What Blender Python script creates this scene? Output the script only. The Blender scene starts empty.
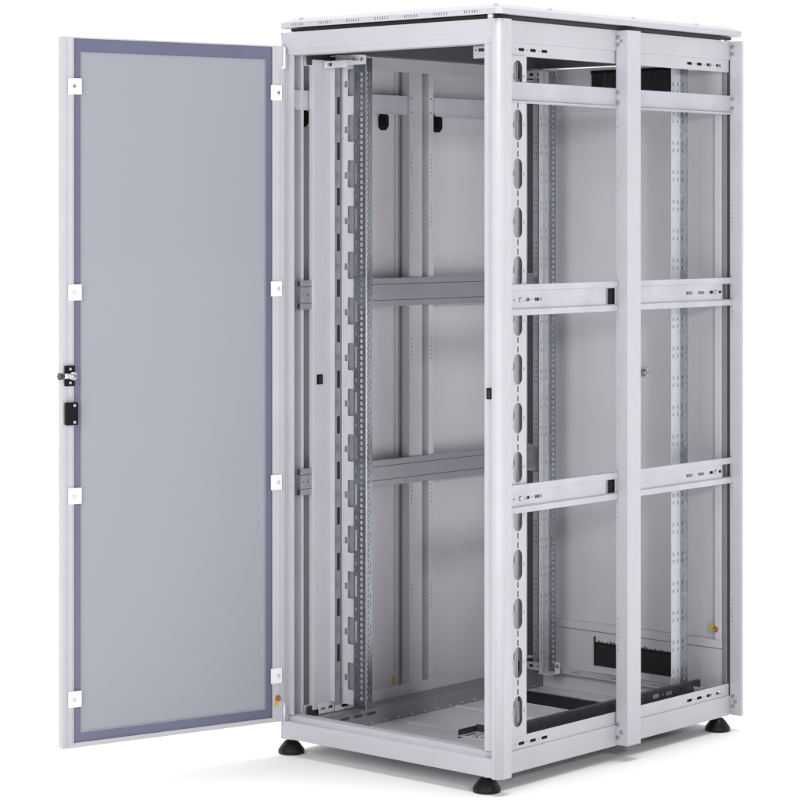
import bpy, bmesh, math, random
from mathutils import Vector, Matrix
from mathutils.geometry import delaunay_2d_cdt
random.seed(7)
S = bpy.context.scene
C = S.collection

# ------------------------------------------------------------------ materials
def mat(name, color, rough=0.5, metal=0.0, bump=0.0, bscale=900.0, var=0.0, vscale=60.0, coat=0.0, rvar=0.0, spec=0.5, wave=0.0):
    m = bpy.data.materials.new(name); m.use_nodes = True
    nt = m.node_tree; b = nt.nodes['Principled BSDF']
    b.inputs['Base Color'].default_value = (*color, 1)
    b.inputs['Roughness'].default_value = rough
    b.inputs['Metallic'].default_value = metal
    b.inputs['Coat Weight'].default_value = coat
    b.inputs['Specular IOR Level'].default_value = spec
    tc = nt.nodes.new('ShaderNodeTexCoord')
    if bump > 0:
        n = nt.nodes.new('ShaderNodeTexNoise'); n.inputs['Scale'].default_value = bscale
        n.inputs['Detail'].default_value = 2
        bp = nt.nodes.new('ShaderNodeBump'); bp.inputs['Strength'].default_value = bump
        bp.inputs['Distance'].default_value = 0.0006
        nt.links.new(tc.outputs['Object'], n.inputs['Vector'])
        nt.links.new(n.outputs['Fac'], bp.inputs['Height'])
        nt.links.new(bp.outputs['Normal'], b.inputs['Normal'])
        if wave > 0:     # sheet metal is never quite flat
            n2 = nt.nodes.new('ShaderNodeTexNoise'); n2.inputs['Scale'].default_value = 4.5; n2.inputs['Detail'].default_value = 1
            b2 = nt.nodes.new('ShaderNodeBump'); b2.inputs['Strength'].default_value = wave; b2.inputs['Distance'].default_value = .01
            nt.links.new(tc.outputs['Object'], n2.inputs['Vector']); nt.links.new(n2.outputs['Fac'], b2.inputs['Height'])
            nt.links.new(b2.outputs['Normal'], bp.inputs['Normal'])
    if var > 0:
        v = nt.nodes.new('ShaderNodeTexNoise'); v.inputs['Scale'].default_value = vscale
        v.inputs['Detail'].default_value = 3
        r = nt.nodes.new('ShaderNodeValToRGB')
        r.color_ramp.elements[0].position = .35; r.color_ramp.elements[1].position = .65
        r.color_ramp.elements[0].color = (*[c*(1-var) for c in color], 1)
        r.color_ramp.elements[1].color = (*[min(1, c*(1+var)) for c in color], 1)
        nt.links.new(tc.outputs['Object'], v.inputs['Vector'])
        nt.links.new(v.outputs['Fac'], r.inputs['Fac'])
        nt.links.new(r.outputs['Color'], b.inputs['Base Color'])
        if rvar > 0:
            mr = nt.nodes.new('ShaderNodeMapRange')
            mr.inputs['To Min'].default_value = max(0.05, rough-rvar); mr.inputs['To Max'].default_value = min(1, rough+rvar)
            nt.links.new(v.outputs['Fac'], mr.inputs['Value'])
            nt.links.new(mr.outputs['Result'], b.inputs['Roughness'])
    return m

PAINT = mat('light_grey_powder_coat', (.525, .512, .552), .42, bump=.35, bscale=600, var=.022, vscale=9, rvar=.05, wave=.15)
PANEL = mat('panel_powder_coat', (.600, .582, .622), .40, bump=.35, bscale=600, var=.022, vscale=5, rvar=.05, wave=.5)
BASEP = mat('base_plate_coat', (.70, .685, .72), .45, bump=.3, bscale=600, var=.03, vscale=7, wave=.4)
ZINC = mat('galvanised_steel', (.84, .85, .88), .32, metal=.45, var=.04, vscale=110, rvar=.07)
STEEL = mat('rolled_steel_and_shade', (.40, .41, .44), .38, metal=.75, var=.02, vscale=30)  # also gives the left channel bars their shade tone
ZDARK = mat('shade_toned_galvanised_steel', (.27, .28, .31), .26, metal=1.0, var=.12, vscale=120, rvar=.06)  # darker copy of the galvanised steel, shade put into its colour
CHAN = mat('channel_steel_and_shade', (.27, .27, .285), .5, metal=.25, var=.03, vscale=25)  # channel steel; also shade-toned strips at cable plates and rear posts
TOPSHADE = mat('shade_toned_top_steel', (.10, .10, .112), .6, metal=.1)  # shade of the upper interior put into the colour
BRIST2 = mat('worn_bristle', (.05, .05, .055), .5)
SHADE = mat('painted_shade', (.05, .05, .055), .95, spec=.05)  # flat dark colour standing in for shade behind openings and under the roof
ZPALE = mat('passivated_zinc_sheet', (.52, .51, .56), .40, metal=.2, var=.06, vscale=12, rvar=.1)
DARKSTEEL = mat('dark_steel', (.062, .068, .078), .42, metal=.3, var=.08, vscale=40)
BLACK = mat('black_plastic', (.006, .006, .007), .5, spec=.15)
BRISTLE = mat('black_bristle', (.012, .012, .013), .6)
RUBBER = mat('black_rubber', (.007, .007, .008), .42, bump=.2, bscale=300, spec=.3)
WHITE = mat('white_clip_plastic', (.86, .86, .88), .4)
BRASS = mat('nickel_brass', (.62, .52, .42), .3, metal=.9)
COPPER = mat('copper_screw', (.55, .2, .1), .35, metal=.6)
YELLOW = mat('yellow_sticker', (.62, .46, .05), .5)
CHROME = mat('bright_zinc_screw', (.5, .5, .52), .3, metal=1.0)
BORDER = mat('blue_grey_print', (.135, .140, .218), .3, var=.05, vscale=5)
GASKET = mat('grey_gasket', (.30, .31, .36), .5)

def glass():
    m = bpy.data.materials.new('tinted_acrylic'); m.use_nodes = True
    nt = m.node_tree; nt.nodes.clear()
    out = nt.nodes.new('ShaderNodeOutputMaterial')
    b = nt.nodes.new('ShaderNodeBsdfPrincipled')
    b.inputs['Base Color'].default_value = (.385, .402, .445, 1); b.inputs['Roughness'].default_value = .28
    b.inputs['Specular IOR Level'].default_value = .3
    t = nt.nodes.new('ShaderNodeBsdfTransparent'); t.inputs['Color'].default_value = (.66, .68, .72, 1)
    mx = nt.nodes.new('ShaderNodeMixShader'); mx.inputs['Fac'].default_value = .22
    nt.links.new(b.outputs[0], mx.inputs[1]); nt.links.new(t.outputs[0], mx.inputs[2])
    nt.links.new(mx.outputs[0], out.inputs['Surface'])
    return m
GLASS = glass()
FLOOR = mat('white_studio_paper', (.93, .93, .93), .9, spec=.1)

# ------------------------------------------------------------------ mesh helpers
ROOT = bpy.data.objects.new('server_cabinet', None)
ROOT.location = (.405, .575, -.05); C.objects.link(ROOT)
ROOT['label'] = 'empty light grey metal server rack, glazed front door swung open, right side panel removed'
ROOT['category'] = 'server cabinet'

class MB:
    """collects shapes, each with a material, and links them as ONE mesh object"""
    def __init__(self): self.bm = bmesh.new(); self.mats = []
    def mi(self, m):
        if m not in self.mats: self.mats.append(m)
        return self.mats.index(m)
    def add(self, bm2, m, smooth=False):
        i = self.mi(m)
        for f in bm2.faces: f.material_index = i; f.smooth = smooth
        me = bpy.data.meshes.new('tmp'); bm2.to_mesh(me); bm2.free()
        self.bm.from_mesh(me); bpy.data.meshes.remove(me)
        return self
    def box(self, x0, x1, y0, y1, z0, z1, m=None, bev=0.0008, mtx=None):
        b = bmesh.new(); bmesh.ops.create_cube(b, size=1)
        for v in b.verts:
            v.co = Vector(((x0+x1)/2+v.co.x*(x1-x0), (y0+y1)/2+v.co.y*(y1-y0), (z0+z1)/2+v.co.z*(z1-z0)))
        bev = min(bev, .3*min(abs(x1-x0), abs(y1-y0), abs(z1-z0)))
        if bev > 0.0001: bmesh.ops.bevel(b, geom=list(b.edges), offset=bev, segments=2, affect='EDGES', profile=.5)
        if mtx: bmesh.ops.transform(b, matrix=mtx, verts=b.verts)
        return self.add(b, m or PAINT)
    def prism(self, pts, a0, a1, fn, m=None, bev=0):
        """closed 2D section pts extruded from a0 to a1; fn(p,q,a)->(x,y,z)"""
        b = bmesh.new()
        A = [b.verts.new(fn(p, q, a0)) for p, q in pts]; B = [b.verts.new(fn(p, q, a1)) for p, q in pts]
        n = len(pts)
        b.faces.new(A); b.faces.new(B)
        for i in range(n): b.faces.new((A[i], A[(i+1) % n], B[(i+1) % n], B[i]))
        bmesh.ops.recalc_face_normals(b, faces=b.faces)
        if bev: bmesh.ops.bevel(b, geom=list(b.edges), offset=bev, segments=2, affect='EDGES', profile=.5)
        return self.add(b, m or PAINT)
    def cyl(self, p, d, r, L, m=None, seg=20, r2=None, smooth=True):
        b = bmesh.new()
        bmesh.ops.create_cone(b, cap_ends=True, segments=seg, radius1=r, radius2=r if r2 is None else r2, depth=L)
        q = Vector((0, 0, 1)).rotation_difference(Vector(d).normalized()).to_matrix().to_4x4()
        q = Matrix.Translation(Vector(p)+Vector(d).normalized()*L/2) @ q
        bmesh.ops.transform(b, matrix=q, verts=b.verts)
        i = self.mi(m or CHROME)
        for f in b.faces: f.material_index = i; f.smooth = smooth and len(f.verts) == 4
        me = bpy.data.meshes.new('tmp'); b.to_mesh(me); b.free(); self.bm.from_mesh(me); bpy.data.meshes.remove(me)
        return self
    def screw(self, p, d, r=.0045, m=None):
        d = Vector(d).normalized(); p = Vector(p)
        self.cyl(p, d, r*1.35, .0012, m or CHROME, 16)
        self.cyl(p+d*.0012, d, r, .0025, m or CHROME, 16, r*.7)
        self.cyl(p+d*.0036, d, r*.32, .0004, BLACK, 6)
        return self
    def lathe(self, prof, cx, cy, m, seg=40):
        b = bmesh.new(); rings = []
        for r, z in prof:
            rings.append([b.verts.new((cx+r*math.cos(2*math.pi*k/seg), cy+r*math.sin(2*math.pi*k/seg), z)) for k in range(seg)])
        for A, B in zip(rings, rings[1:]):
            for k in range(seg): b.faces.new((A[k], A[(k+1) % seg], B[(k+1) % seg], B[k]))
        b.faces.new(rings[0]); b.faces.new(rings[-1])
        bmesh.ops.recalc_face_normals(b, faces=b.faces)
        return self.add(b, m, True)
    def plate(self, u0, u1, v0, v1, holes, t, fn, m=None):
        """flat sheet with real holes; holes = (u, v, width, height, round); fn(u,v,w)->(x,y,z), w from 0 to t"""
        loops = []
        def edge(a, b_):
            n = max(1, int(math.hypot(b_[0]-a[0], b_[1]-a[1])/.04))
            return [(a[0]+(b_[0]-a[0])*k/n, a[1]+(b_[1]-a[1])*k/n) for k in range(n)]
        cs = [(u0, v0), (u1, v0), (u1, v1), (u0, v1)]
        loops.append(sum([edge(cs[k], cs[(k+1) % 4]) for k in range(4)], []))
        for (u, v, w, h, rd) in holes:
            pts = []
            if rd:
                r = min(w, h)/2*rd; n = 8 if min(w, h) > .02 else 3
                for cx, cy, a0 in ((u+w/2-r, v+h/2-r, 0), (u-w/2+r, v+h/2-r, 90), (u-w/2+r, v-h/2+r, 180), (u+w/2-r, v-h/2+r, 270)):
                    for k in range(n+1):
                        a = math.radians(a0+90*k/n); pts.append((cx+r*math.cos(a), cy+r*math.sin(a)))
            else: pts = [(u-w/2, v-h/2), (u+w/2, v-h/2), (u+w/2, v+h/2), (u-w/2, v+h/2)]
            q = []
            for p in pts:
                if not q or math.hypot(p[0]-q[-1][0], p[1]-q[-1][1]) > 2e-5: q.append(p)
            if math.hypot(q[0][0]-q[-1][0], q[0][1]-q[-1][1]) < 2e-5: q.pop()
            loops.append(q)
        vs = []; es = []
        for L in loops:
            k0 = len(vs); vs += [Vector(((p[0])*100, (p[1])*100)) for p in L]
            es += [(k0+k, k0+(k+1) % len(L)) for k in range(len(L))]
        ov, oe, of, *_ = delaunay_2d_cdt(vs, es, [], 0, 1e-5)
        co = [(p.x/100, p.y/100) for p in ov]
        hs = [(h, loops[k+1]) for k, h in enumerate(holes)]
        def inside(x, y, L):
            c_ = False; n = len(L)
            for k in range(n):
                (x1, y1), (x2, y2) = L[k], L[(k+1) % n]
                if (y1 > y) != (y2 > y) and x < (x2-x1)*(y-y1)/(y2-y1)+x1: c_ = not c_
            return c_
        keep = []
        for f in of:
            x = sum(co[k][0] for k in f)/len(f); y = sum(co[k][1] for k in f)/len(f)
            if any(abs(x-h[0]) < h[2]/2 and abs(y-h[1]) < h[3]/2 and inside(x, y, L) for h, L in hs): continue
            ar = sum(co[f[k]][0]*co[f[(k+1) % len(f)]][1]-co[f[(k+1) % len(f)]][0]*co[f[k]][1] for k in range(len(f)))
            if abs(ar) < 1e-10: continue
            keep.append(f if ar > 0 else f[::-1])
        b = bmesh.new()
        A = [b.verts.new(fn(x, y, 0)) for x, y in co]; B = [b.verts.new(fn(x, y, t)) for x, y in co]
        cnt = {}
        for f in keep:
            b.faces.new([B[k] for k in f]); b.faces.new([A[k] for k in f[::-1]])
            for k in range(len(f)):
                e = (f[k], f[(k+1) % len(f)]); cnt[e] = cnt.get(e, 0)+1
        for (p, q) in cnt:
            if (q, p) not in cnt: b.faces.new((A[p], A[q], B[q], B[p]))
        bmesh.ops.delete(b, geom=[v for v in b.verts if not v.link_faces], context='VERTS')
        bmesh.ops.recalc_face_normals(b, faces=b.faces)
        return self.add(b, m or PAINT)
    def build(self, name, parent=ROOT, label=None):
        me = bpy.data.meshes.new(name); self.bm.to_mesh(me); self.bm.free()
        for m in self.mats: me.materials.append(m)
        o = bpy.data.objects.new(name, me); C.objects.link(o)
        o.parent = parent
        if parent is ROOT: o.location = -ROOT.location
        if label: o['label'] = label
        return o

W, D, H = .81, 1.15, 2.0
ZB = -.05                       # the floor
XP = lambda X, s=1: (lambda u, v, w: (X+s*w, u, v))   # plate standing in the Y-Z plane
YP = lambda Y, s=1: (lambda u, v, w: (u, Y+s*w, v))   # plate standing in the X-Z plane
ZP = lambda Z, s=1: (lambda u, v, w: (u, v, Z+s*w))   # plate lying flat

# ------------------------------------------------------------------ corner posts
def front_post(side):
    f = (lambda x: x) if side else (lambda x: W-x)
    mb = MB()
    # plan section: broad rounded outer corner
    pts = [(.7835, .0002), (.790, 0)]
    R = .017
    for k in range(0, 9):
        a = math.radians(-90+90*k/8); pts.append((W-R+R*math.cos(a), R+R*math.sin(a)))
    pts += [(W, .05), (.806, .05), (.806, .022), (.7835, .018)]
    mb.prism([(f(x), y) for x, y in pts], -.006, 2.0, lambda p, q, a: (p, q, a), bev=0)
    for fc in mb.bm.faces:
        n = fc.normal
        fc.smooth = abs(n.z) < .5 and abs(n.x) > .05 and abs(n.y) > .05
    # recessed inner flange which the door closes on
    e = .750 if side else .7615
    mb.box(min(f(e), f(.7832)), max(f(e), f(.7832)), .010, .0145, .064, 1.936)
    mb.box(min(f(.7665), f(.8055)), max(f(.7665), f(.8055)), .050, .058, .0, 1.999)
    o = mb.build('corner_post')
    return o
pl_ = front_post(0); pr_ = front_post(1)
c = MB(); c.box(.7612, .7822, .004, .0095, .995, 1.024, BLACK, .001)
c.box(.766, .778, .001, .0038, .999, 1.020, BRISTLE, .001); c.build('lock_keeper', pr_)

def clusters(z0, z1, pitch=.0125):
    return [z0+i*pitch for i in range(int((z1-z0)/pitch)+1)]

def rear_post(side):
    f = (lambda x: x) if side else (lambda x: W-x)
    s = 1 if side else -1
    mb = MB()
    holes = []
    for z0 in (.62, 1.17, 1.45, .26): holes += [(f(.777), z, .0035, .0055, .9) for z in clusters(z0, z0+.075)]
    mb.plate(min(f(.7705), f(W)), max(f(.7705), f(W)), -.008, 2.0, holes, .002, YP(1.138))
    mb.box(min(f(W), f(W-.002)), max(f(W), f(W-.002)), 1.1402, D, -.008, 2.0)
    mb.box(min(f(.7705), f(W-.0022)), max(f(.7705), f(W-.0022)), D-.002, D, -.008, 2.0)
    mb.box(min(f(.7705), f(.7765)), max(f(.7705), f(.7765)), 1.1402, D-.0022, -.008, 2.0)
    mb.box(min(f(.748), f(.762)), max(f(.748), f(.762)), 1.129, 1.137, .056, 1.943, CHAN)
    mb.box(min(f(.7555), f(.7700)), max(f(.7555), f(.7700)), 1.1385, 1.146, -.005, 1.999, DARKSTEEL)  # body above and this strip: the post's inner shade put into dark colour
    o = mb.build('corner_post')
    if side:
        for z in (1.983, 1.962, 1.828, 1.80, .047, .018):
            MB().screw((.779 if z > 1.7 else .781, 1.1378, z), (0, -1, 0)).build('screw', o)
        MB().screw((.789, 1.1378, .032), (0, -1, 0)).build('screw', o)
    return o
rear_post(0); rear_post(1)

def mid_post(side):
    f = (lambda x: x) if side else (lambda x: W-x)
    mb = MB(); B = lambda x0, x1, *a, **k: mb.box(min(f(x0), f(x1)), max(f(x0), f(x1)), *a, **k)
    holes = []
    for z0 in (.62, 1.18, 1.50, .26, .9): holes += [(f(.778), z, .0032, .0052, .9) for z in clusters(z0, z0+.09)]
    holes += [(f(.778), z, .0035, .006, .9) for z in (1.71, 1.73, 1.75)]
    mb.plate(min(f(.7712), f(W)), max(f(.7712), f(W)), -.007, 2.0, holes, .002, YP(.567))
    B(W-.002, W, .5692, .631, -.007, 2.0, bev=.0006)
    B(.7712, W-.0022, .629, .631, -.007, 2.0)
    # the part of the post inside the frame
    h2 = []
    for z0 in (.30, .62, 1.05, 1.45, 1.60): h2 += [(y, z, .003, .006, .9) for z in clusters(z0, z0+.075) for y in (.522, .612)]
    h2 += [(y, z, .007, .004, .9) for z in (1.79, 1.832) for y in (.522, .612)]
    if not side:
        mb.plate(.512, .570, .05, 1.93, [h for h in h2 if h[0] < .56], .0015, XP(.045))
        mb.plate(.600, .622, .05, 1.93, [h for h in h2 if h[0] > .56], .0015, XP(.045))
        mb.box(.0145, .0165, .5705, .5995, .05, 1.93); mb.box(.017, .0448, .5685, .5699, .05, 1.93); mb.box(.017, .0448, .6001, .6015, .05, 1.93)
        mb.box(.017, .0445, .5115, .513, .05, 1.93)
    else:
        pass
    o = mb.build('middle_post')
    if side:
        for z in (1.981, 1.960, 1.826, 1.798, .050, .014):
            MB().screw((.7775, .5668, z), (0, -1, 0)).build('screw', o)
        MB().screw((.789, .5668, .030), (0, -1, 0)).build('screw', o)
        MB().screw((.789, .5668, 1.970), (0, -1, 0), .0035).build('screw', o)
        for z in (1.285, 1.222, .752, .693):
            MB().cyl((.7775, .5668, z), (0, -1, 0), .0028, .001, CHROME, 12).build('screw', o)
        t = MB(); t.box(.783, .796, .5655, .5668, 1.804, 1.820, PAINT); t.build('tab', o)
    return o
mid_post(0); mid_post(1)

# ------------------------------------------------------------------ front and rear rails of the frame
XL, XR = .0268, .7832
mb = MB()
mb.prism([(0, -.003), (0, .0445), (.002, .0465), (.011, .0455), (.014, .0475), (.017, .060), (.020, .062), (.048, .062), (.048, -.003)],
         XL, XR, lambda p, q, a: (a, p, q), bev=0)
mb.cyl((.757, .033, .062), (0, 0, 1), .004, .0015, BLACK, 12)
mb.build('bottom_front_rail')
mb = MB()
mb.prism([(0, 2.0), (0, 1.9545), (.002, 1.9525), (.004, 1.9525), (.004, 1.939), (.007, 1.936), (.050, 1.936), (.050, 1.944), (.012, 1.944), (.012, 2.0)],
         XL, XR, lambda p, q, a: (a, p, q))
mb.cyl((.774, .0045, 1.945), (0, -1, 0), .0025, .001, PAINT, 12)
mb.build('top_front_rail')
for z0, z1, nm in ((-.005, .054, 'bottom_rear_rail'), (1.945, 2.0, 'top_rear_rail')):
    mb = MB(); mb.box(.050, .7600, 1.100, 1.1365, z0, z1, TOPSHADE if 'top' in nm else PAINT); mb.build(nm)  # top rail takes the dark tone that stands for shade

# ------------------------------------------------------------------ side rails: outer face and a slotted inset face
def slots(ys, w=.034): return ys
def side_rail(side, top):
    f = (lambda x: x) if side else (lambda x: W-x)
    s = 1 if side else -1
    mb = MB(); B = lambda x0, x1, *a, **k: mb.box(min(f(x0), f(x1)), max(f(x0), f(x1)), *a, **k)
    if top:
        B(.762, .770, .0585, 1.1375, 1.944, 2.002)
        zz = (1.908, 1.9436); zs = 1.926
    else:
        B(.762, .770, .0585, 1.1375, -.010, .048)
        zz = (.0484, .084); zs = .063
    holes = [(y, zs, .027, .0085, .95) for y in (.148, .198, .248, .935, .985, 1.035, 1.085)]
    holes += [(y, zs, .004, .004, .9) for y in (.123, .173, .223, .96, 1.01, 1.06)]
    mb.plate(.0585, 1.1375, zz[0], zz[1], holes, .0018, XP(f(.7655), -s))
    B(.7545, .7560, .0600, .30, zz[0]+.002, zz[1]-.002, SHADE); B(.7545, .7560, .88, 1.095, zz[0]+.002, zz[1]-.002, SHADE)  # dark strips behind the slots stand in for shade
    return mb.build('top_side_rail' if top else 'bottom_side_rail')
for s in (0, 1):
    for t in (0, 1): side_rail(s, t)

# inner channels lying beside the side rails (base and top)
def inner_channel(side, top):
    f = (lambda x: x) if side else (lambda x: W-x)
    s = 1 if side else -1
    za, zb = (1.947, 1.999) if top else (.0, .052)
    zl = za if top else zb-.002
    PM = TOPSHADE if top else CHAN  # top channel coloured darker for the shade up there
    mb = MB()
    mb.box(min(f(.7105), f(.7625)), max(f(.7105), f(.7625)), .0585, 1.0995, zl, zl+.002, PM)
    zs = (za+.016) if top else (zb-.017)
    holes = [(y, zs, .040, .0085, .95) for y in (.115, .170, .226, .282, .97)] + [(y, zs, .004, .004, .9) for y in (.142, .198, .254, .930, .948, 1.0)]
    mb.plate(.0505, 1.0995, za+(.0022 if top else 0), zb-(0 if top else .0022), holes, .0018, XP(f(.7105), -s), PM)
    if not top:
        for i in range(15):
            y = .22+i*.058
            mb.box(min(f(.7086), f(.700)), max(f(.7086), f(.700)), y, y+.008, .0075, .0095, PANEL, .0003)
    return mb.build('top_channel' if top else 'base_channel')
for s in (0, 1):
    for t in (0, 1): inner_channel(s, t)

# ------------------------------------------------------------------ side cross bars
def flat_bar(side, y0, y1):
    f = (lambda x: x) if side else (lambda x: W-x)
    mb = MB(); B = lambda x0, x1, *a, **k: mb.box(min(f(x0), f(x1)), max(f(x0), f(x1)), *a, **k)
    B(.7705, .7725, y0, y1, 1.789, 1.838, ZPALE, .0005)
    B(.7705, .779, y0+.012, y1-.002, 1.7815, 1.7835, ZPALE, .0005)
    B(.777, .779, y0+.012, y1-.002, 1.7837, 1.7875, ZPALE, .0005)
    B(.7705, .7725, y0+.006, y1, 1.7837, 1.7888, ZPALE, .0004)
    return mb.build('flat_crossbar')
def c_bar(side, y0, y1, za, zb, first):
    """channel bar: upper and lower lips with a slotted web set back between them"""
    f = (lambda x: x) if side else (lambda x: W-x); s = 1 if side else -1
    mb = MB(); B = lambda x0, x1, *a, **k: mb.box(min(f(x0), f(x1)), max(f(x0), f(x1)), *a, **k)
    m = ZPALE if side else STEEL  # left bars in darker steel, their shade put into the colour
    xw, xl = (.7715, .7765) if side else (.7560, .7720)
    B(xl, xl+.0025, y0, y1, zb-.0165, zb, m, .0005)
    B(xl, xl+.0025, y0, y1, za, za+.0165, m, .0005)
    B(xw, xl-.0002, y0, y1, zb-.0025, zb, m, .0003)
    B(xw, xl-.0002, y0, y1, za, za+.0025, m, .0003)
    B(xw, xl-.0002, y0, y1, zb-.0188, zb-.0168, m, .0003); B(xw, xl-.0002, y0, y1, za+.0168, za+.0188, m, .0003)
    zc = (za+zb)/2
    if first: hl = [(y0+d, zc, w, h, .95) for d, w, h in ((.012, .004, .004), (.03, .006, .004), (.048, .006, .005), (.075, .010, .010), (.103, .026, .009), (.125, .004, .004), (.153, .034, .009))]
    else: hl = [(y1-d, zc, w, h, .95) for d, w, h in ((.215, .034, .009), (.188, .004, .004), (.155, .034, .009), (.128, .004, .004), (.103, .024, .009), (.08, .010, .010), (.055, .02, .008))]
    mb.plate(y0, y1-(.050 if side else 0), za+.0024, zb-.0024, hl, .0018, XP(f(xw), s*1), m)
    mb.cyl((f(xw+.0018), (y0+.075) if first else (y1-.08), zc), (s, 0, 0), .0075, .004, CHROME, 6, .004)
    # dark end plate, standing in for shade, is added with the bars
    return mb.build('channel_crossbar')
for side in (0, 1):
    a0 = .1645 if not side else .0585
    a0 = .060
    flat_bar(side, a0 if side else .02, .5655); flat_bar(side, .6325, 1.1375)
    for za, zb in ((1.213, 1.296), (.684, .760)):
        q0 = .058 if side else .034
        e1 = .5655 if side else .511
        b = c_bar(side, q0, e1 if side else 1.098, za, zb, True)
        b2 = c_bar(side, .6325, 1.1375, za, zb, False) if side else None
        if side:
            for bb, ye in ((b, e1), (b2, 1.1375)):
                k = MB(); k.box(.7450, .7465, ye-.066, ye+(.028 if ye < 1 else -.010), za+.004, zb-.004, SHADE, .0005)  # dark plate stands in for the shade at the bar's end
                k.prism([(.7733, ye-.0495), (.7722, ye-.041), (.7685, ye-.0345), (.7620, ye-.031), (.7560, ye-.0305), (.7560, ye-.032), (.7610, ye-.0325), (.7670, ye-.0355), (.7705, ye-.0415), (.7715, ye-.0495)],
                        za+.0026, zb-.0026, lambda p, q, a: (p, q, a), STEEL)
                k.build('end_shade', bb)

# ------------------------------------------------------------------ cable columns and 19 inch uprights
PITCH = .1310
def ovals(y, zc0=1.5925):
    hl = []
    for i in range(-12, 4):
        zc = zc0+i*PITCH
        if zc < .12 or zc > 1.88: continue
        hl.append((y, zc, .0395, .083, 1.0))
    return hl
def right_column():
    mb = MB(); yc = .1275; hl = ovals(yc)
    zs = [h[1] for h in hl]
    for z in zs:
        hl.append((yc-.0255, z, .004, .010, .9)); hl.append((yc+.0262, z, .004, .010, .9))
        for q in (-.0125, .0125):
            if z-PITCH/2+q > .10: hl.append((yc, z-PITCH/2+q, .0055, .017, .7))
        if z-PITCH/2 > .12: mb.box(.7640, .7660, .121, .145, z-PITCH/2-.0225, z-PITCH/2+.0225, SHADE, .0003)  # dark backing paints the shade seen in the thin slots
    mb.plate(.0605, .164, .0845, 1.9075, hl, .0022, XP(.7700, -1))
    mb.box(.7465, .7675, .1625, .164, .0845, 1.9075, DARKSTEEL)  # flange coloured dark to paint the shaded edge inside the ovals
    return mb.build('cable_column')
right_column()
def left_column():
    mb = MB()
    mb.box(.0435, .0620, .080, .148, .069, 1.926, PAINT, .0012)
    o = mb.build('cable_column')
    c = MB(); c.box(.0621, .0655, .092, .115, .998, 1.026, BLACK, .001); c.box(.0656, .068, .097, .109, 1.003, 1.021, BRISTLE, .0008)
    c.build('clip', o)
    return o
left_column()
def cable_plate(side):
    f = (lambda x: x) if not side else (lambda x: W-x)
    s = 1 if not side else -1
    mb = MB()
    if not side: mb.box(.0622, .0812, .1465, .1482, .086, 1.905, PAINT)
    n = []
    z = 1.5925+.03
    zs = [1.60+i*PITCH for i in range(-11, 3)]
    if not side: mb.plate(.1484, .1768, .076, 1.915, [(.163, q+PITCH/2, .013, .05, 0) for q in zs[:-1]] + [(.162, q, .004, .008, .9) for q in zs], .0015, XP(f(.0812), -s), STEEL)
    for q in zs[:-1]:
        if not side: mb.box(.0755, .0770, .152, .175, q+PITCH/2-.027, q+PITCH/2+.027, SHADE, .0004)  # dark boxes behind the notches stand in for shade
    hl = []
    for q in zs:
        hl.append((f(.1165), q, .024, .078, .35)); 
    hl2 = []
    # T shaped openings: a tall slot with a square side notch (drawn as one outline each)
    mb.plate(min(f(.0814), f(.1335)), max(f(.0814), f(.1335)), .078, 1.915, hl + [(f(.0975), q-.004, .012, .018, .1) for q in zs], .0015, YP(.177), PAINT)
    mb.box(min(f(.0905), f(.1325)), max(f(.0905), f(.1325)), .1835, .1850, .078, 1.915, CHAN, .0003)  # dark sheet behind the cutouts stands in for the shaded wall
    # vertical bead that catches the light
    mb.cyl((f(.0850), .1760, .08), (0, 0, 1), .0022, 1.83, PAINT, 10)
    return mb.build('cable_plate')
cable_plate(0); cable_plate(1)

def upright(front, side):
    f = (lambda x: x) if not side else (lambda x: W-x)
    s = 1 if not side else -1
    mb = MB(); z0, z1 = (.072 if front else .060), 1.930
    N = int((z1-z0-.05)/.0162)
    zz = [z0+.03+i*.0162 for i in range(N)]
    big = [1.60+i*PITCH for i in range(-11, 3)]
    if front:
        h = [(f(.164), z, .0098, .0100, .2) for z in zz]
        h += [(f(.1435), q, .008, .060, .3) for q in big] + [(f(.1435), q+PITCH/2, .004, .012, .9) for q in big]
        mb.plate(min(f(.134), f(.1815)), max(f(.134), f(.1815)), z0, z1, h, .0016, YP(.170), ZDARK)
        h = [(.1765, z+.004, .0052, .0085, .2) for z in zz]
        h += [(.1865, q+d, .0042, .013, .2) for q in [z0+.04+i*.0875 for i in range(21)] for d in (0, .02)]
        mb.plate(.1718, .1950, z0, z1, h, .0015, XP(f(.1817), s), ZDARK)
        mb.cyl((f(.1822), .1703, z0), (0, 0, 1), .0014, z1-z0, ZINC, 8)  # lighter bead, the corner highlight put into the colour
        mb.box(min(f(.134), f(.1355)), max(f(.134), f(.1355)), .1718, .1895, z0, z1, ZDARK, .0003)
    else:
        h = [(f(.1735), z, .0098, .0100, .2) for z in zz]
        mb.plate(min(f(.1567), f(.183)), max(f(.1567), f(.183)), z0, z1, h, .0016, YP(1.047), ZDARK)
        h = []
        for y in (1.010, 1.034):
            h += [(y, q+d, .0052, .0105, .2) for q in [z0+.04+i*.0875 for i in range(21)] for d in (0, .022)]
        mb.plate(1.000, 1.0468, z0, z1, h, .0015, XP(f(.1550), s), ZINC)
        mb.box(min(f(.1553), f(.1572)), max(f(.1553), f(.1572)), 1.0205, 1.0222, z0, z1, ZDARK, .0004)  # dark ridge added to imitate the shading break on the web
        mb.plate(min(f(.129), f(.1548)), max(f(.129), f(.1548)), z0, z1, [(f(.141), q+d, .006, .010, .2) for q in [z0+.04+i*.0875 for i in range(21)] for d in (0, .022)], .0016, YP(1.0455), ZDARK)  # outer flange toned dark, standing in for shadow
    return mb.build('rack_upright')
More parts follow.
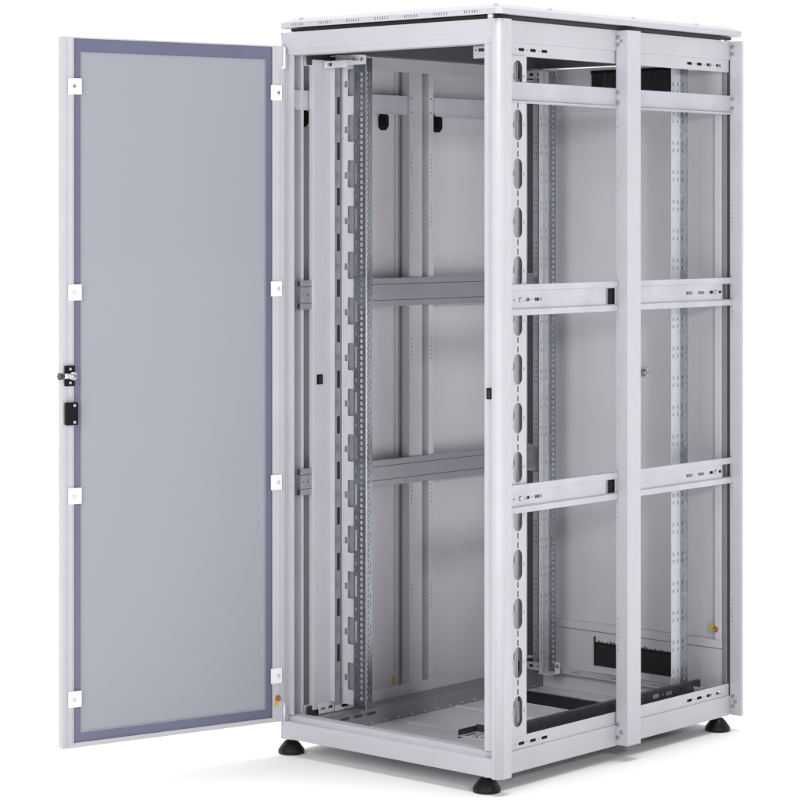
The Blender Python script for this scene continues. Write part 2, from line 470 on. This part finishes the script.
for fr in (1, 0):
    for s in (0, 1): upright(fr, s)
# zinc cable strips beside the rear left upright
for z0, z1 in ((1.30, 1.90), (.765, 1.208), (.10, .680)):
    mb = MB()
    zs = [z0+.03+i*.0165 for i in range(int((z1-z0-.05)/.0165)+1)]
    zs = [z for i, z in enumerate(zs) if (i//5) % 2 == 0]
    mb.plate(.102, .121, z0, z1, [(x, z, .003, .006, .9) for z in zs for x in (.108, .115)], .0015, YP(1.036), STEEL)
    mb.box(.102, .1035, 1.0378, 1.06, z0, z1, DARKSTEEL)
    mb.box(.072, .1018, 1.046, 1.049, z0, z1, DARKSTEEL)
    for z in (z0+.012, z1-.012): mb.screw((.1115, 1.036, z), (0, -1, 0), .004)
    mb.build('cable_strip')

# brackets that tie the uprights to the frame
def tie(front, side, z0, z1, top):
    f = (lambda x: x) if not side else (lambda x: W-x)
    y = .1665 if front else 1.0485
    mb = MB()
    lo, hi = min(f(.046 if not front else .0665), f(.184)), max(f(.046 if not front else .0665), f(.184))
    hl = [(f(x), (z0+z1)/2, .018, .009, .9) for x in (.085, .115)] + [(f(x), (z0+z1)/2, .005, .005, .9) for x in (.135, .15, .165)]
    mb.plate(lo, hi, z0, z1, hl, .002, YP(y), ZINC)
    mb.box(lo, hi, y-.026 if front else y+.0025, y-.0005 if front else y+.026, z1 if top else z0-.002, z1+.002 if top else z0, ZINC, .0004)
    for x in (.14, .17): mb.screw((f(x), y, z1-.01), (0, -1, 0), .004)
    return mb.build('upright_bracket')
for fr in (1, 0):
    for s in (0, 1):
        tie(fr, s, 1.912, 1.936, True)
        if not fr: tie(fr, s, .056, .080, False)
# slotted bracket bars running along the base and top beside the cable column
for nm, z0, z1 in (('base_slotted_bar', .0545, .079), ('top_slotted_bar', 1.918, 1.943)):
    mb = MB()
    mb.plate(.165 if 'base' in nm else .17, .285, z0, z1, [(y, (z0+z1)/2, .03, .0085, .9) for y in (.205, .25)] + [(y, (z0+z1)/2, .004, .004, .9) for y in (.2275, .272)], .002, XP(.066), ZINC)
    mb.build(nm)
mb = MB(); mb.plate(.0995, .165, .0545, .084, [(.118, .070, .02, .008, .9), (.148, .070, .02, .008, .9)], .002, XP(.062), ZINC)
mb.box(.046, .0615, .0995, .1012, .0545, .0645, BLACK); mb.build('column_foot_bracket')
# top left bracket bar across the opening
mb = MB(); mb.plate(.068, .155, 1.902, 1.922, [(.088, 1.912, .018, .010, .3)], .002, YP(.118), ZINC); mb.box(.068, .155, .1202, .164, 1.92, 1.922, ZINC, .0003)
mb.build('top_bracket')
# lock catch plate at top right of the opening
mb = MB(); mb.plate(.669, .735, 1.902, 1.9345, [(.704, 1.924, .036, .009, .2), (.677, 1.924, .006, .005, .9), (.73, 1.922, .005, .004, .9)], .002, YP(.062), ZPALE)
mb.box(.669, .735, .0645, .072, 1.9338, 1.9358, ZPALE, .0003)
mb.box(.7365, .749, .055, .10, 1.885, 1.930, DARKSTEEL, .0005)
mb.build('door_stop_bracket')

# ------------------------------------------------------------------ left side panel with latches
mb = MB()
mb.box(.002, .0035, .060, 1.132, .012, 1.985, PANEL)
for a, b_ in ((.060, .500), (.615, 1.132)):
    for (y0, y1, z0, z1) in ((a, b_, .052, .0595), (a, b_, 1.915, 1.93), (a, a+.007, .06, 1.914), (b_-.007, b_, .06, 1.914)):
        mb.box(.0037, .0105, y0, y1, z0, z1, PANEL)
panel = mb.build('side_panel')
for y in (.090, .437, .683, 1.03):
    mb = MB()
    pts = [(-.013, .030), (.011, .030), (.011, .018), (.016, .012), (.016, -.018), (.004, -.031), (-.008, -.031), (-.017, -.020), (-.017, .010), (-.013, .016)]
    mb.prism([(y+p, 1.764+q*.95) for p, q in pts], .0037, .018, lambda p, q, a: (a, p, q), BLACK, bev=.0015)
    mb.box(.0182, .0225, y-.008, y+.007, 1.748, 1.775, BLACK, .0015)
    mb.build('panel_latch', panel)
def earth_mark(parent, p, d, side):
    """yellow sticker and copper screw"""
    mb = MB(); p = Vector(p); d = Vector(d)
    t = Vector((0, 0, 1)).cross(d).normalized()
    M = Matrix.Translation(p) @ Matrix((( *t, ), (0, 0, 1), (*d,))).transposed().to_4x4()
    mb.box(-.014*side-.008, -.014*side+.008, -.006, .013, 0, .0008, YELLOW, .0002, M)
    mb.build('earth_sticker', parent)
    mb = MB(); mb.cyl(p, d, .009, .003, COPPER, 20); mb.cyl(p+d*.003, d, .0055, .006, COPPER, 6, smooth=False); mb.cyl(p+d*.009, d, .003, .004, CHROME, 10)
    mb.build('earth_screw', parent)
mb = MB(); mb.box(.0037, .0045, .482, .500, .080, .100, YELLOW, .0002); mb.build('earth_sticker', panel)

# ------------------------------------------------------------------ floor of the cabinet
mb = MB()
ys = [.0485, .150, .385, .660, .840]
for a, b_ in zip(ys, ys[1:]):
    mb.box(.1005, .7095, a+.0012, b_-.0012, -.004, .000, BASEP, .0006)
    mb.box(.1025, .7075, a+.0014, a+.0045, .0002, .0042, BASEP, .0008)
    mb.box(.1025, .7075, b_-.0075, b_-.0045, .0002, .0022, BASEP, .0008)
mb.plate(.1005, .7095, .9905, 1.0995, [(.235, 1.035, .060, .006, .9), (.44, 1.035, .060, .006, .9)], .003, ZP(-.003), BASEP)
mb.box(.13, .69, .992, .998, .0005, .005, PAINT, .001)
mb.box(.1025, .7075, 1.0865, 1.0885, .0005, .053, PAINT)
base = mb.build('base_plate')
def brush(name, x0, x1, a0, a1, fn, parent, dens=900):
    """a bed of real bristles: thin tapered blades in a dark holder"""
    b = bmesh.new(); n = int((x1-x0)*dens)
    for i in range(n):
        x = x0+(x1-x0)*(i+.5)/n+random.uniform(-.0008, .0008); w = random.uniform(.0005, .0011)
        l = random.uniform(.93, 1.0); sk = random.uniform(-.004, .004); o = random.uniform(0, .004)
        vs = [b.verts.new(fn(*q)) for q in ((x-w, a0, o), (x+w, a0, o), (x+w*.6+sk, a0+(a1-a0)*l, o+.002), (x-w*.6+sk, a0+(a1-a0)*l, o+.002))]
        b.faces.new(vs)
    mb = MB(); mb.add(b, BRISTLE); mb.mi(BRIST2)
    for k, fc in enumerate(mb.bm.faces):
        if (k*7919) % 5 == 0: fc.material_index = 1
    return mb
mb = brush('floor_brush', .112, .70, .990, .842, lambda x, y, o: (x, y, .0012+o*.5), base, 900)
mb.box(.1005, .7095, .8405, .9895, -.006, -.0005, BRISTLE)
mb.build('floor_brush', base)

# dark support rail lying along the base on the right
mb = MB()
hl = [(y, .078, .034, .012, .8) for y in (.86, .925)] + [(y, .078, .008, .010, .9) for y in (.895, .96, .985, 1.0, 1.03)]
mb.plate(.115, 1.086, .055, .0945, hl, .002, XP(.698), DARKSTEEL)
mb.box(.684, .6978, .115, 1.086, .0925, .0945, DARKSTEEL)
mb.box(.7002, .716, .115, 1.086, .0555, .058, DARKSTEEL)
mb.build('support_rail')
mb = MB()
mb.plate(.590, .690, .094, .170, [(.605+.028*i, .132, .012, .055, .5) for i in range(3)], .002, ZP(.066), ZINC)
mb.box(.590, .690, .170, .172, .066, .088, DARKSTEEL); mb.box(.588, .590, .094, .172, .060, .084, DARKSTEEL)
mb.screw((.64, .105, .068), (0, 0, 1), .006)
mb.build('support_bracket')
# zinc bar across the rear
mb = MB()
mb.box(.150, .660, 1.062, 1.0865, .0545, .0565, ZINC, .0004)
mb.plate(.150, .660, .0567, .0705, [(x, .0635, .03, .006, .9) for x in (.25, .40, .55)], .0018, YP(1.062), ZPALE)
mb.box(.150, .660, 1.0640, 1.078, .0685, .0705, ZPALE, .0004)
mb.build('rear_crossbar')
mb = MB(); mb.box(.185, .205, 1.040, 1.0415, .058, .092, ZINC); mb.box(.150, .2, 1.0, 1.0395, .0565, .0585, ZINC); mb.screw((.195, 1.04, .08), (0, -1, 0)); mb.build('rear_foot_bracket')

# ------------------------------------------------------------------ rear door and rear panels
mb = MB()
mb.box(.062, .7465, 1.139, 1.147, .187, 1.832, PANEL)
for (x0, x1, z0, z1) in ((.062, .7465, .187, .212), (.062, .7465, 1.807, 1.832), (.062, .085, .2125, 1.8065), (.7235, .7465, .2125, 1.8065)):
    mb.box(x0, x1, 1.126, 1.1388, z0, z1, PANEL)
mb.box(.055, .755, 1.1475, 1.1495, .176, 1.845, SHADE)  # dark sheet added so the gap round the door reads as shade
rd = mb.build('rear_door')
mb = MB(); mb.cyl((.461, 1.139, 1.0), (0, -1, 0), .012, .018, CHROME, 24); mb.cyl((.461, 1.121, 1.0), (0, -1, 0), .008, .01, CHROME, 6, smooth=False)
mb.box(.449, .473, 1.132, 1.1385, .985, 1.015, ZINC); mb.build('rear_lock', rd)
earth_mark(rd, (.728, 1.1255, .243), (0, -1, 0), 1)
mb = MB()
mb.plate(.062, .748, .0565, .184, [(.4215, .1165, .300, .072, 0)], .0018, YP(1.133), PANEL); mb.build('rear_base_panel')
mb = MB(); mb.box(.268, .575, 1.1353, 1.137, .076, .160, BRISTLE)
for i in range(46):
    x = .273+i*.0065; h = random.uniform(.0, .009)*(1 if (i % 7) < 5 else .2)
    mb.box(x, x+.0035, 1.1312, 1.1326, .145, .153+h, BRISTLE, .0003)
mb.box(.2725, .5705, 1.1290, 1.1326, .080, .146, BRISTLE, .001)
mb.box(.2715, .2745, 1.127, 1.1326, .080, .171, BLACK, .0005); mb.build('lower_cable_brush')
mb = MB()
mb.plate(.062, .748, 1.836, 1.942, [(.4115, 1.892, .305, .068, 0)], .0018, YP(1.133), PANEL); mb.build('rear_top_panel')
mb = brush('upper', .262, .562, 1.924, 1.862, lambda x, z, o: (x, 1.130-o, z), None, 1500)
mb.box(.258, .566, 1.1353, 1.137, 1.85, 1.935, BRISTLE)
mb.box(.258, .566, 1.128, 1.1326, 1.921, 1.932, BLACK); mb.build('upper_cable_brush')

# ------------------------------------------------------------------ roof
def roof():
    mb = MB(); b = bmesh.new()
    def ring(d, z, cc):
        x0, x1, y0, y1 = d, W-d+.001, d-.002, D-d+.002
        return [b.verts.new(p) for p in ((x0+cc, y0, z), (x1-cc, y0, z), (x1, y0+cc, z), (x1, y1-cc, z), (x1-cc, y1, z), (x0+cc, y1, z), (x0, y1-cc, z), (x0, y0+cc, z))]
    R = [ring(.012, 2.0145, .010), ring(.0032, 2.0128, .012), ring(.0032, 2.0280, .012), ring(.024, 2.0400, .018), ring(.030, 2.0405, .02)]
    for A, B in zip(R, R[1:]):
        for k in range(8): b.faces.new((A[k], A[(k+1) % 8], B[(k+1) % 8], B[k]))
    b.faces.new(R[0]); b.faces.new(R[-1])
    bmesh.ops.recalc_face_normals(b, faces=b.faces)
    mb.add(b, PAINT)
    return mb
mb = roof(); rf = mb.build('roof')
# rim: an outer band, pierced along the front by seven groups of six vent slots
mb = MB()
hl = [(.052+i*.1065+k*.0088, 2.0215, .0030, .0085, .9) for i in range(7) for k in range(6)]
mb.plate(.012, W-.011, 2.0128, 2.0278, hl, .0028, YP(-.0020))
mb.plate(.012, D-.012, 2.0128, 2.0278, [], .0028, XP(W+.001, -1)); mb.plate(.012, D-.012, 2.0128, 2.0278, [], .0028, XP(0))
mb.plate(.012, W-.011, 2.0128, 2.0278, [], .0028, YP(D+.002, -1))
for (x0, y0, x1, y1) in ((W-.011, -.002, W+.001, .012), (.012, -.002, 0, .012), (W+.001, D-.012, W-.011, D+.002), (0, D-.012, .012, D+.002)):
    v = Vector((x1-x0, y1-y0)); n_ = Vector((v.y, -v.x)).normalized()*.0028
    if (Vector(((x0+x1)/2, (y0+y1)/2))-Vector((W/2, D/2))).dot(n_) > 0: n_ = -n_
    mb.prism([(x0, y0), (x1, y1), (x1+n_.x, y1+n_.y), (x0+n_.x, y0+n_.y)], 2.0128, 2.0278, lambda p, q, a: (p, q, a))
for i in range(7): mb.box(.048+i*.1065, .102+i*.1065, .0008, .0011, 2.0155, 2.0272, SHADE, 0)  # dark backing imitates shade inside the vent slots
mb.build('roof_rim', rf)
for x, y in ((.075, .016), (.78, .02), (.79, .24), (.79, .62), (.79, .93), (.06, .5)):
    mb = MB(); mb.cyl((x, y, 2.033), (0, 0, 1), .006, .0085, PAINT, 12); mb.build('roof_bolt', rf)
for x, y in ((.050, .035), (.765, .018), (.765, 1.10), (.050, 1.10)):
    mb = MB(); mb.cyl((x, y, 1.9995), (0, 0, 1), .008, .016, WHITE, 16); mb.build('roof_spacer', rf)
# tray beneath the roof, its dark colour standing in for enclosed shade
mb = MB(); mb.box(.030, .780, .020, 1.130, 2.0033, 2.0122, SHADE); mb.build('roof_tray', rf)

# ------------------------------------------------------------------ levelling feet
def foot(x, y):
    mb = MB()
    mb.lathe([(.036, ZB), (.0375, ZB+.002), (.0375, ZB+.0085), (.0365, ZB+.012), (.026, ZB+.026), (.017, ZB+.036), (.010, ZB+.0375)], x, y, RUBBER)
    o = mb.build('levelling_foot')
    s = MB(); s.cyl((x, y, ZB+.0372), (0, 0, 1), .0085, .009, BRASS, 6, smooth=False); s.cyl((x, y, ZB+.046), (0, 0, 1), .006, .04, BRASS, 20); s.build('threaded_stem', o)
for x, y in ((.020, .032), (.740, .032), (.757, 1.092), (.05, 1.092)): foot(x, y)

# ------------------------------------------------------------------ open front door
TH = 1.84081
mb = MB(); DW = .691; Z0, Z1 = .0475, 1.9615; TD = .026
UP = lambda w0: (lambda u, v, w: (u, w0-w, v))
# ring-shaped inner flange with the window opening
mb.plate(.0, DW, Z0, Z1, [(.3495, (.0605+1.958)/2, .617, 1.958-.0605, 0)], .0018, UP(0), PAINT)
# edge returns
mb.box(DW-.0018, DW, -TD, -.002, Z0, Z1, PAINT, .0006)
mb.box(0, .0018, -TD, -.002, Z0, Z1, PAINT, .0006)
mb.box(.002, DW-.002, -TD, -.002, Z0, Z0+.0018, PAINT, .0004)
mb.box(.002, DW-.002, -TD, -.002, Z1-.0018, Z1, PAINT, .0004)
# outer face ring
mb.plate(.002, DW-.002, Z0+.002, Z1-.002, [(.3495, (.0605+1.958)/2, .617, 1.958-.0605, 0)], .0015, UP(-TD+.002), PAINT)
# stiffening folds that run down both stiles
mb.box(.0045, .0075, .0002, .0035, Z0+.004, Z1-.004, PAINT, .0012)
mb.box(.0165, .0195, .0002, .0022, Z0+.06, Z1-.06, PAINT, .0009)
mb.box(.6795, .6825, .0002, .0030, Z0+.002, Z1-.002, PAINT, .001)
mb.box(.6605, .6635, .0002, .0022, Z0+.004, Z1-.004, PAINT, .0009)
door = mb.build('front_door')
door.location = Vector((.0304, -.005, 0))-ROOT.location; door.rotation_euler = (0, 0, -TH)
# pane
g = MB(); g.box(.0640, .6340, -.0085, -.0045, .0885, 1.919, GLASS, .0003); g.build('glass_pane', door)
# printed border round the pane
g = MB(); g.plate(.0412, .6578, .0607, 1.9578, [(.349, (.0885+1.919)/2, .570, 1.919-.0885, 0)], .005, UP(-.004), BORDER); g.build('pane_border', door)
g = MB(); g.plate(.0615, .6365, .0862, 1.9213, [(.349, (.089+1.9185)/2, .569, 1.9185-.089, 0)], .001, UP(-.0028), GASKET); g.build('pane_seal', door)
for us, lab in (((.6375, .6765), 0), ((.0130, .0475), 1)):
    for zc in (1.828, 1.2735, .726, .179):
        k = MB(); k.box(us[0], us[1], .0003, .0062, zc-.0215, zc+.0215, WHITE, .0012)
        uc = us[0]+(.011 if lab else .022)
        k.cyl((uc, .0062, zc), (0, 1, 0), .0048, .0006, GASKET, 16); k.cyl((uc, .0068, zc), (0, 1, 0), .0038, .002, COPPER if zc > 1.8 else ZINC, 12, .002)
        k.build('pane_clip', door)
k = MB(); k.box(.6585, .6885, .0037, .0085, 1.022, 1.0775, BLACK, .0015)
k.cyl((.673, .0085, 1.068), (0, 1, 0), .0038, .0015, CHROME, 12); k.cyl((.673, .0085, 1.031), (0, 1, 0), .0038, .0015, CHROME, 12)
k.cyl((.659, .013, 1.0495), (1, 0, 0), .0085, .022, CHROME, 20)
k.cyl((.681, .013, 1.0495), (1, 0, 0), .0068, .012, ZINC, 16)
k.cyl((.693, .013, 1.0495), (1, 0, 0), .0075, .016, DARKSTEEL, 6, .011, smooth=False)
k.cyl((.668, .0085, 1.0495), (0, 1, 0), .011, .012, CHROME, 24)
k.build('door_lock', door)
k = MB(); k.box(.6525, .6890, .0037, .0175, .9175, .9785, BLACK, .003)
k.cyl((.6645, .0175, .9705), (0, 1, 0), .004, .0015, CHROME, 12); k.cyl((.6645, .0175, .9255), (0, 1, 0), .004, .0015, CHROME, 12)
k.build('lock_cover', door)
k = MB(); k.box(.022, .034, .0003, .0008, .092, .116, YELLOW, .0002); k.build('earth_sticker', door)
k = MB(); k.cyl((.024, .0009, .1145), (0, 1, 0), .0085, .003, COPPER, 20); k.cyl((.024, .0039, .1145), (0, 1, 0), .005, .007, COPPER, 6, smooth=False); k.build('earth_screw', door)
# hinge pins
for z0, z1 in ((1.897, 1.958), (.053, .10)):
    k = MB(); k.cyl((.0345, -.012, z0), (0, 0, 1), .0032, z1-z0, WHITE if z0 > 1 else ZINC, 16)
    if z0 > 1: k.cyl((.0345, -.012, z0+.003), (-1, -.25, 0), .0028, .012, WHITE, 12)
    k.build('hinge_pin')

# ------------------------------------------------------------------ setting
b = bmesh.new(); bmesh.ops.create_grid(b, x_segments=2, y_segments=2, size=60)
me = bpy.data.meshes.new('floor'); b.to_mesh(me); b.free(); me.materials.append(FLOOR)
fl = bpy.data.objects.new('floor', me); fl.location = (0, 0, ZB-.0005); C.objects.link(fl); fl['kind'] = 'structure'

# ------------------------------------------------------------------ light: a white studio with soft boxes
w = bpy.data.worlds.new('World'); S.world = w; w.use_nodes = True
nt = w.node_tree; bg = nt.nodes['Background']; bg.inputs['Strength'].default_value = 1.0
tc = nt.nodes.new('ShaderNodeTexCoord'); dp = nt.nodes.new('ShaderNodeVectorMath'); dp.operation = 'DOT_PRODUCT'
dp.inputs[1].default_value = (-.66, .75, 0)        # the white backdrop stands behind the cabinet, the dimmer studio on the other side
mr = nt.nodes.new('ShaderNodeMapRange'); mr.interpolation_type = 'SMOOTHSTEP'
mr.inputs['From Min'].default_value = -.35; mr.inputs['From Max'].default_value = .55
mr.inputs['To Min'].default_value = .34; mr.inputs['To Max'].default_value = 1.12
nt.links.new(tc.outputs['Generated'], dp.inputs[0]); nt.links.new(dp.outputs['Value'], mr.inputs['Value'])
nt.links.new(mr.outputs['Result'], bg.inputs['Color'])
def area(name, loc, target, sx, sy, power, col=(1, 1, 1)):
    l = bpy.data.lights.new(name, 'AREA'); l.shape = 'RECTANGLE'; l.size = sx; l.size_y = sy; l.energy = power; l.color = col
    o = bpy.data.objects.new(name, l); C.objects.link(o); o.location = loc
    o.rotation_euler = (Vector(target)-Vector(loc)).to_track_quat('-Z', 'Y').to_euler(); return o
sl = bpy.data.lights.new('overhead_light', 'SUN'); sl.energy = 2.9; sl.angle = math.radians(28)
so = bpy.data.objects.new('overhead_light', sl); C.objects.link(so); so.rotation_euler = (math.radians(-3.2), math.radians(-2.6), 0)
area('key_softbox', (4.9, -2.1, 2.15), (.4, .9, 1.0), .45, .45, 68)
area('front_softbox', (1.6, -5.6, 2.9), (.4, .55, 1.0), 2.0, 2.0, 105)

# ------------------------------------------------------------------ camera
cam = bpy.data.cameras.new('Camera'); co = bpy.data.objects.new('Camera', cam); C.objects.link(co)
co.location = (4.91580447, -5.04809236, 1.47476869)
co.rotation_euler = (math.pi/2, 0, .723055162)
cam.sensor_width = 36; cam.lens = 2473.2/800*36; cam.shift_y = (217.6-400)/800
cam.clip_end = 500
S.camera = co
S.view_settings.view_transform = 'Standard'; S.view_settings.look = 'None'; S.view_settings.gamma = 1; S.view_settings.exposure = 0
